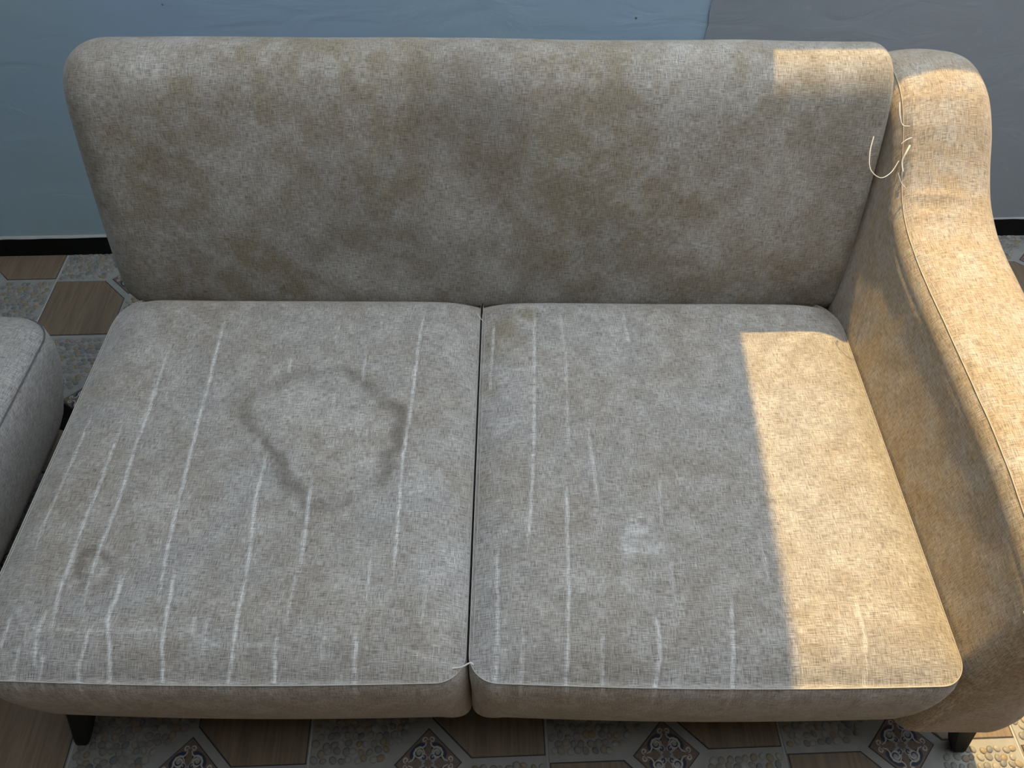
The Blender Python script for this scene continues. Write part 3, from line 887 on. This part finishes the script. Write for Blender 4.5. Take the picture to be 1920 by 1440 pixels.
leg(sofa, SO, (0.708, 1.20, 0.165), (0.75, 1.25, 0.002), 0.048, 0.024)
leg(sofa, SO, (-0.650, 1.19, 0.175), (-0.70, 1.25, 0.002), 0.048, 0.024)

# loose threads and frayed cloth
def thread(ctrl, rad=0.0009, mat=M_THREAD, parent=arm, n=26, name='loose_thread'):
    p = smooth_path([np.array(c) for c in ctrl], n)
    return tube(name, p - SO, rad, mat, parent, 5, taper=np.linspace(1, .75, len(p)))
thread([(0.557, 1.075, .722), (0.551, 1.055, .706), (0.552, 1.035, .690), (0.566, 1.022, .684), (0.583, 1.030, .688), (0.596, 1.046, .698)], 0.0009)
thread([(0.588, 1.100, .765), (0.589, 1.085, .752), (0.594, 1.075, .742), (0.604, 1.072, .742)], 0.0011, M_FRAY)
thread([(0.606, 1.052, .722), (0.600, 1.043, .714), (0.596, 1.036, .703), (0.598, 1.026, .693)], 0.0016, M_FRAY)
thread([(0.608, 1.060, .730), (0.600, 1.058, .727), (0.594, 1.056, .722)], 0.0010, M_THREAD)
thread([(0.588, 1.020, .695), (0.594, 1.010, .684), (0.602, 1.002, .678)], 0.0008, M_THREAD)
thread([(0.606, 0.905, .648), (0.600, 0.905, .647), (0.592, 0.900, .640)], 0.0005, M_THREAD_TAN)
thread([(0.588, 0.375, .560), (0.593, 0.365, .570), (0.600, 0.362, .580)], 0.0022, M_FRAY)
thread([(-0.072, 0.352, .432), (-0.060, 0.352, .438), (-0.050, 0.356, .441), (-0.046, 0.354, .440)], 0.0012, M_THREAD, pad_l)
thread([(-0.060, 0.955, .448), (-0.055, 0.945, .448), (-0.050, 0.940, .446)], 0.0007, M_THREAD, pad_l)
thread([(0.208, 1.010, .430), (0.207, 1.008, .440), (0.209, 1.004, .448)], 0.0006, M_THREAD, pad_r)
thread([(0.262, 1.010, .432), (0.259, 1.006, .442), (0.263, 1.002, .450)], 0.0006, M_THREAD, pad_r)

# ------------------------------------------------------------------ the ottoman at the left edge
otto = empty('upholstered_ottoman', (-1.18, 0.60, 0))
OO = np.array([-1.18, 0.60, 0.0])
tag(otto, 'grey fabric ottoman with black legs standing left of the sofa', 'ottoman')
def ottoman():
    x0, x1, y0, y1 = -1.58, -0.822, 0.20, 0.985
    cx, cy = (x0 + x1) / 2, (y0 + y1) / 2
    def outline(off, r, n=14, ns=40):
        pts = []
        for (sx, sy), a0 in (((1, 1), 0), ((-1, 1), 90), ((-1, -1), 180), ((1, -1), 270)):
            ccx = (x1 + off - r) if sx > 0 else (x0 - off + r)
            ccy = (y1 + off - r) if sy > 0 else (y0 - off + r)
            for k in range(n):
                a = math.radians(a0 + 90 * k / (n - 1))
                pts.append((ccx + r * math.cos(a), ccy + r * math.sin(a)))
        P = np.array(pts + [pts[0]])
        s = np.concatenate([[0], np.cumsum(np.linalg.norm(np.diff(P, axis=0), axis=1))])
        q = np.linspace(0, s[-1], 240, endpoint=False)
        return np.stack([np.interp(q, s, P[:, 0]), np.interp(q, s, P[:, 1])], 1)
    def build(name, prof, cap, dens=1):
        R0 = outline(0, 0.06)
        rings, uv = [], []
        acc = 0
        for off, z, r in prof:
            o = outline(off, max(.02, r))
            rings.append(np.column_stack([o, np.full(len(o), z)]))
        V = np.vstack(rings); n = 240
        arc = np.linspace(0, 3.0, n)
        for k, (off, z, r) in enumerate(prof):
            uv.append(rings[k][:, :2] + (R0 - [cx, cy]) / np.linalg.norm(R0 - [cx, cy], axis=1)[:, None] * (0.40 - z) if z < .40 else rings[k][:, :2])
        me = np_mesh(name, V - OO, grid_quads(len(prof), n, wrap=True, flip=True), np.vstack(uv), {'fade': np.zeros(len(V)), 'stain': np.zeros(len(V)), 'moss': np.zeros(len(V))})
        return link(name, me, otto, [M_OTTO])
    top = [(-0.36, .430, .01), (-0.2, .430, .03), (-0.1, .428, .04), (-0.05, .424, .05), (-0.025, .419, .055), (-0.010, .412, .06), (-0.002, .403, .06), (0.0, .396, .06)]
    pad = build('seat_pad', top, True)
    side = [(0.0, .396, .06), (0.003, .390, .06), (0.004, .36, .06), (-0.001, .32, .06), (-0.014, .27, .06), (-0.030, .22, .06), (-0.05, .18, .06), (-0.075, .155, .06), (-0.12, .150, .05), (-.36, .150, .01)]
    build('side_panel', side, False)
    sl = outline(0.0015, .06)
    tube('seam', np.column_stack([np.vstack([sl, sl[:1]]), np.full(len(sl) + 1, .3965)]) - OO, 0.0013, M_SEAM_DARK, pad, 5)
ottoman()
leg(otto, OO, (-0.905, 0.93, 0.19), (-0.935, 1.03, 0.002), 0.055, 0.030)
leg(otto, OO, (-0.895, 0.32, 0.19), (-0.86, 0.27, 0.002), 0.055, 0.030)
leg(otto, OO, (-1.46, 0.90, 0.19), (-1.50, 0.95, 0.002), 0.055, 0.030)
leg(otto, OO, (-1.46, 0.32, 0.19), (-1.50, 0.27, 0.002), 0.055, 0.030)
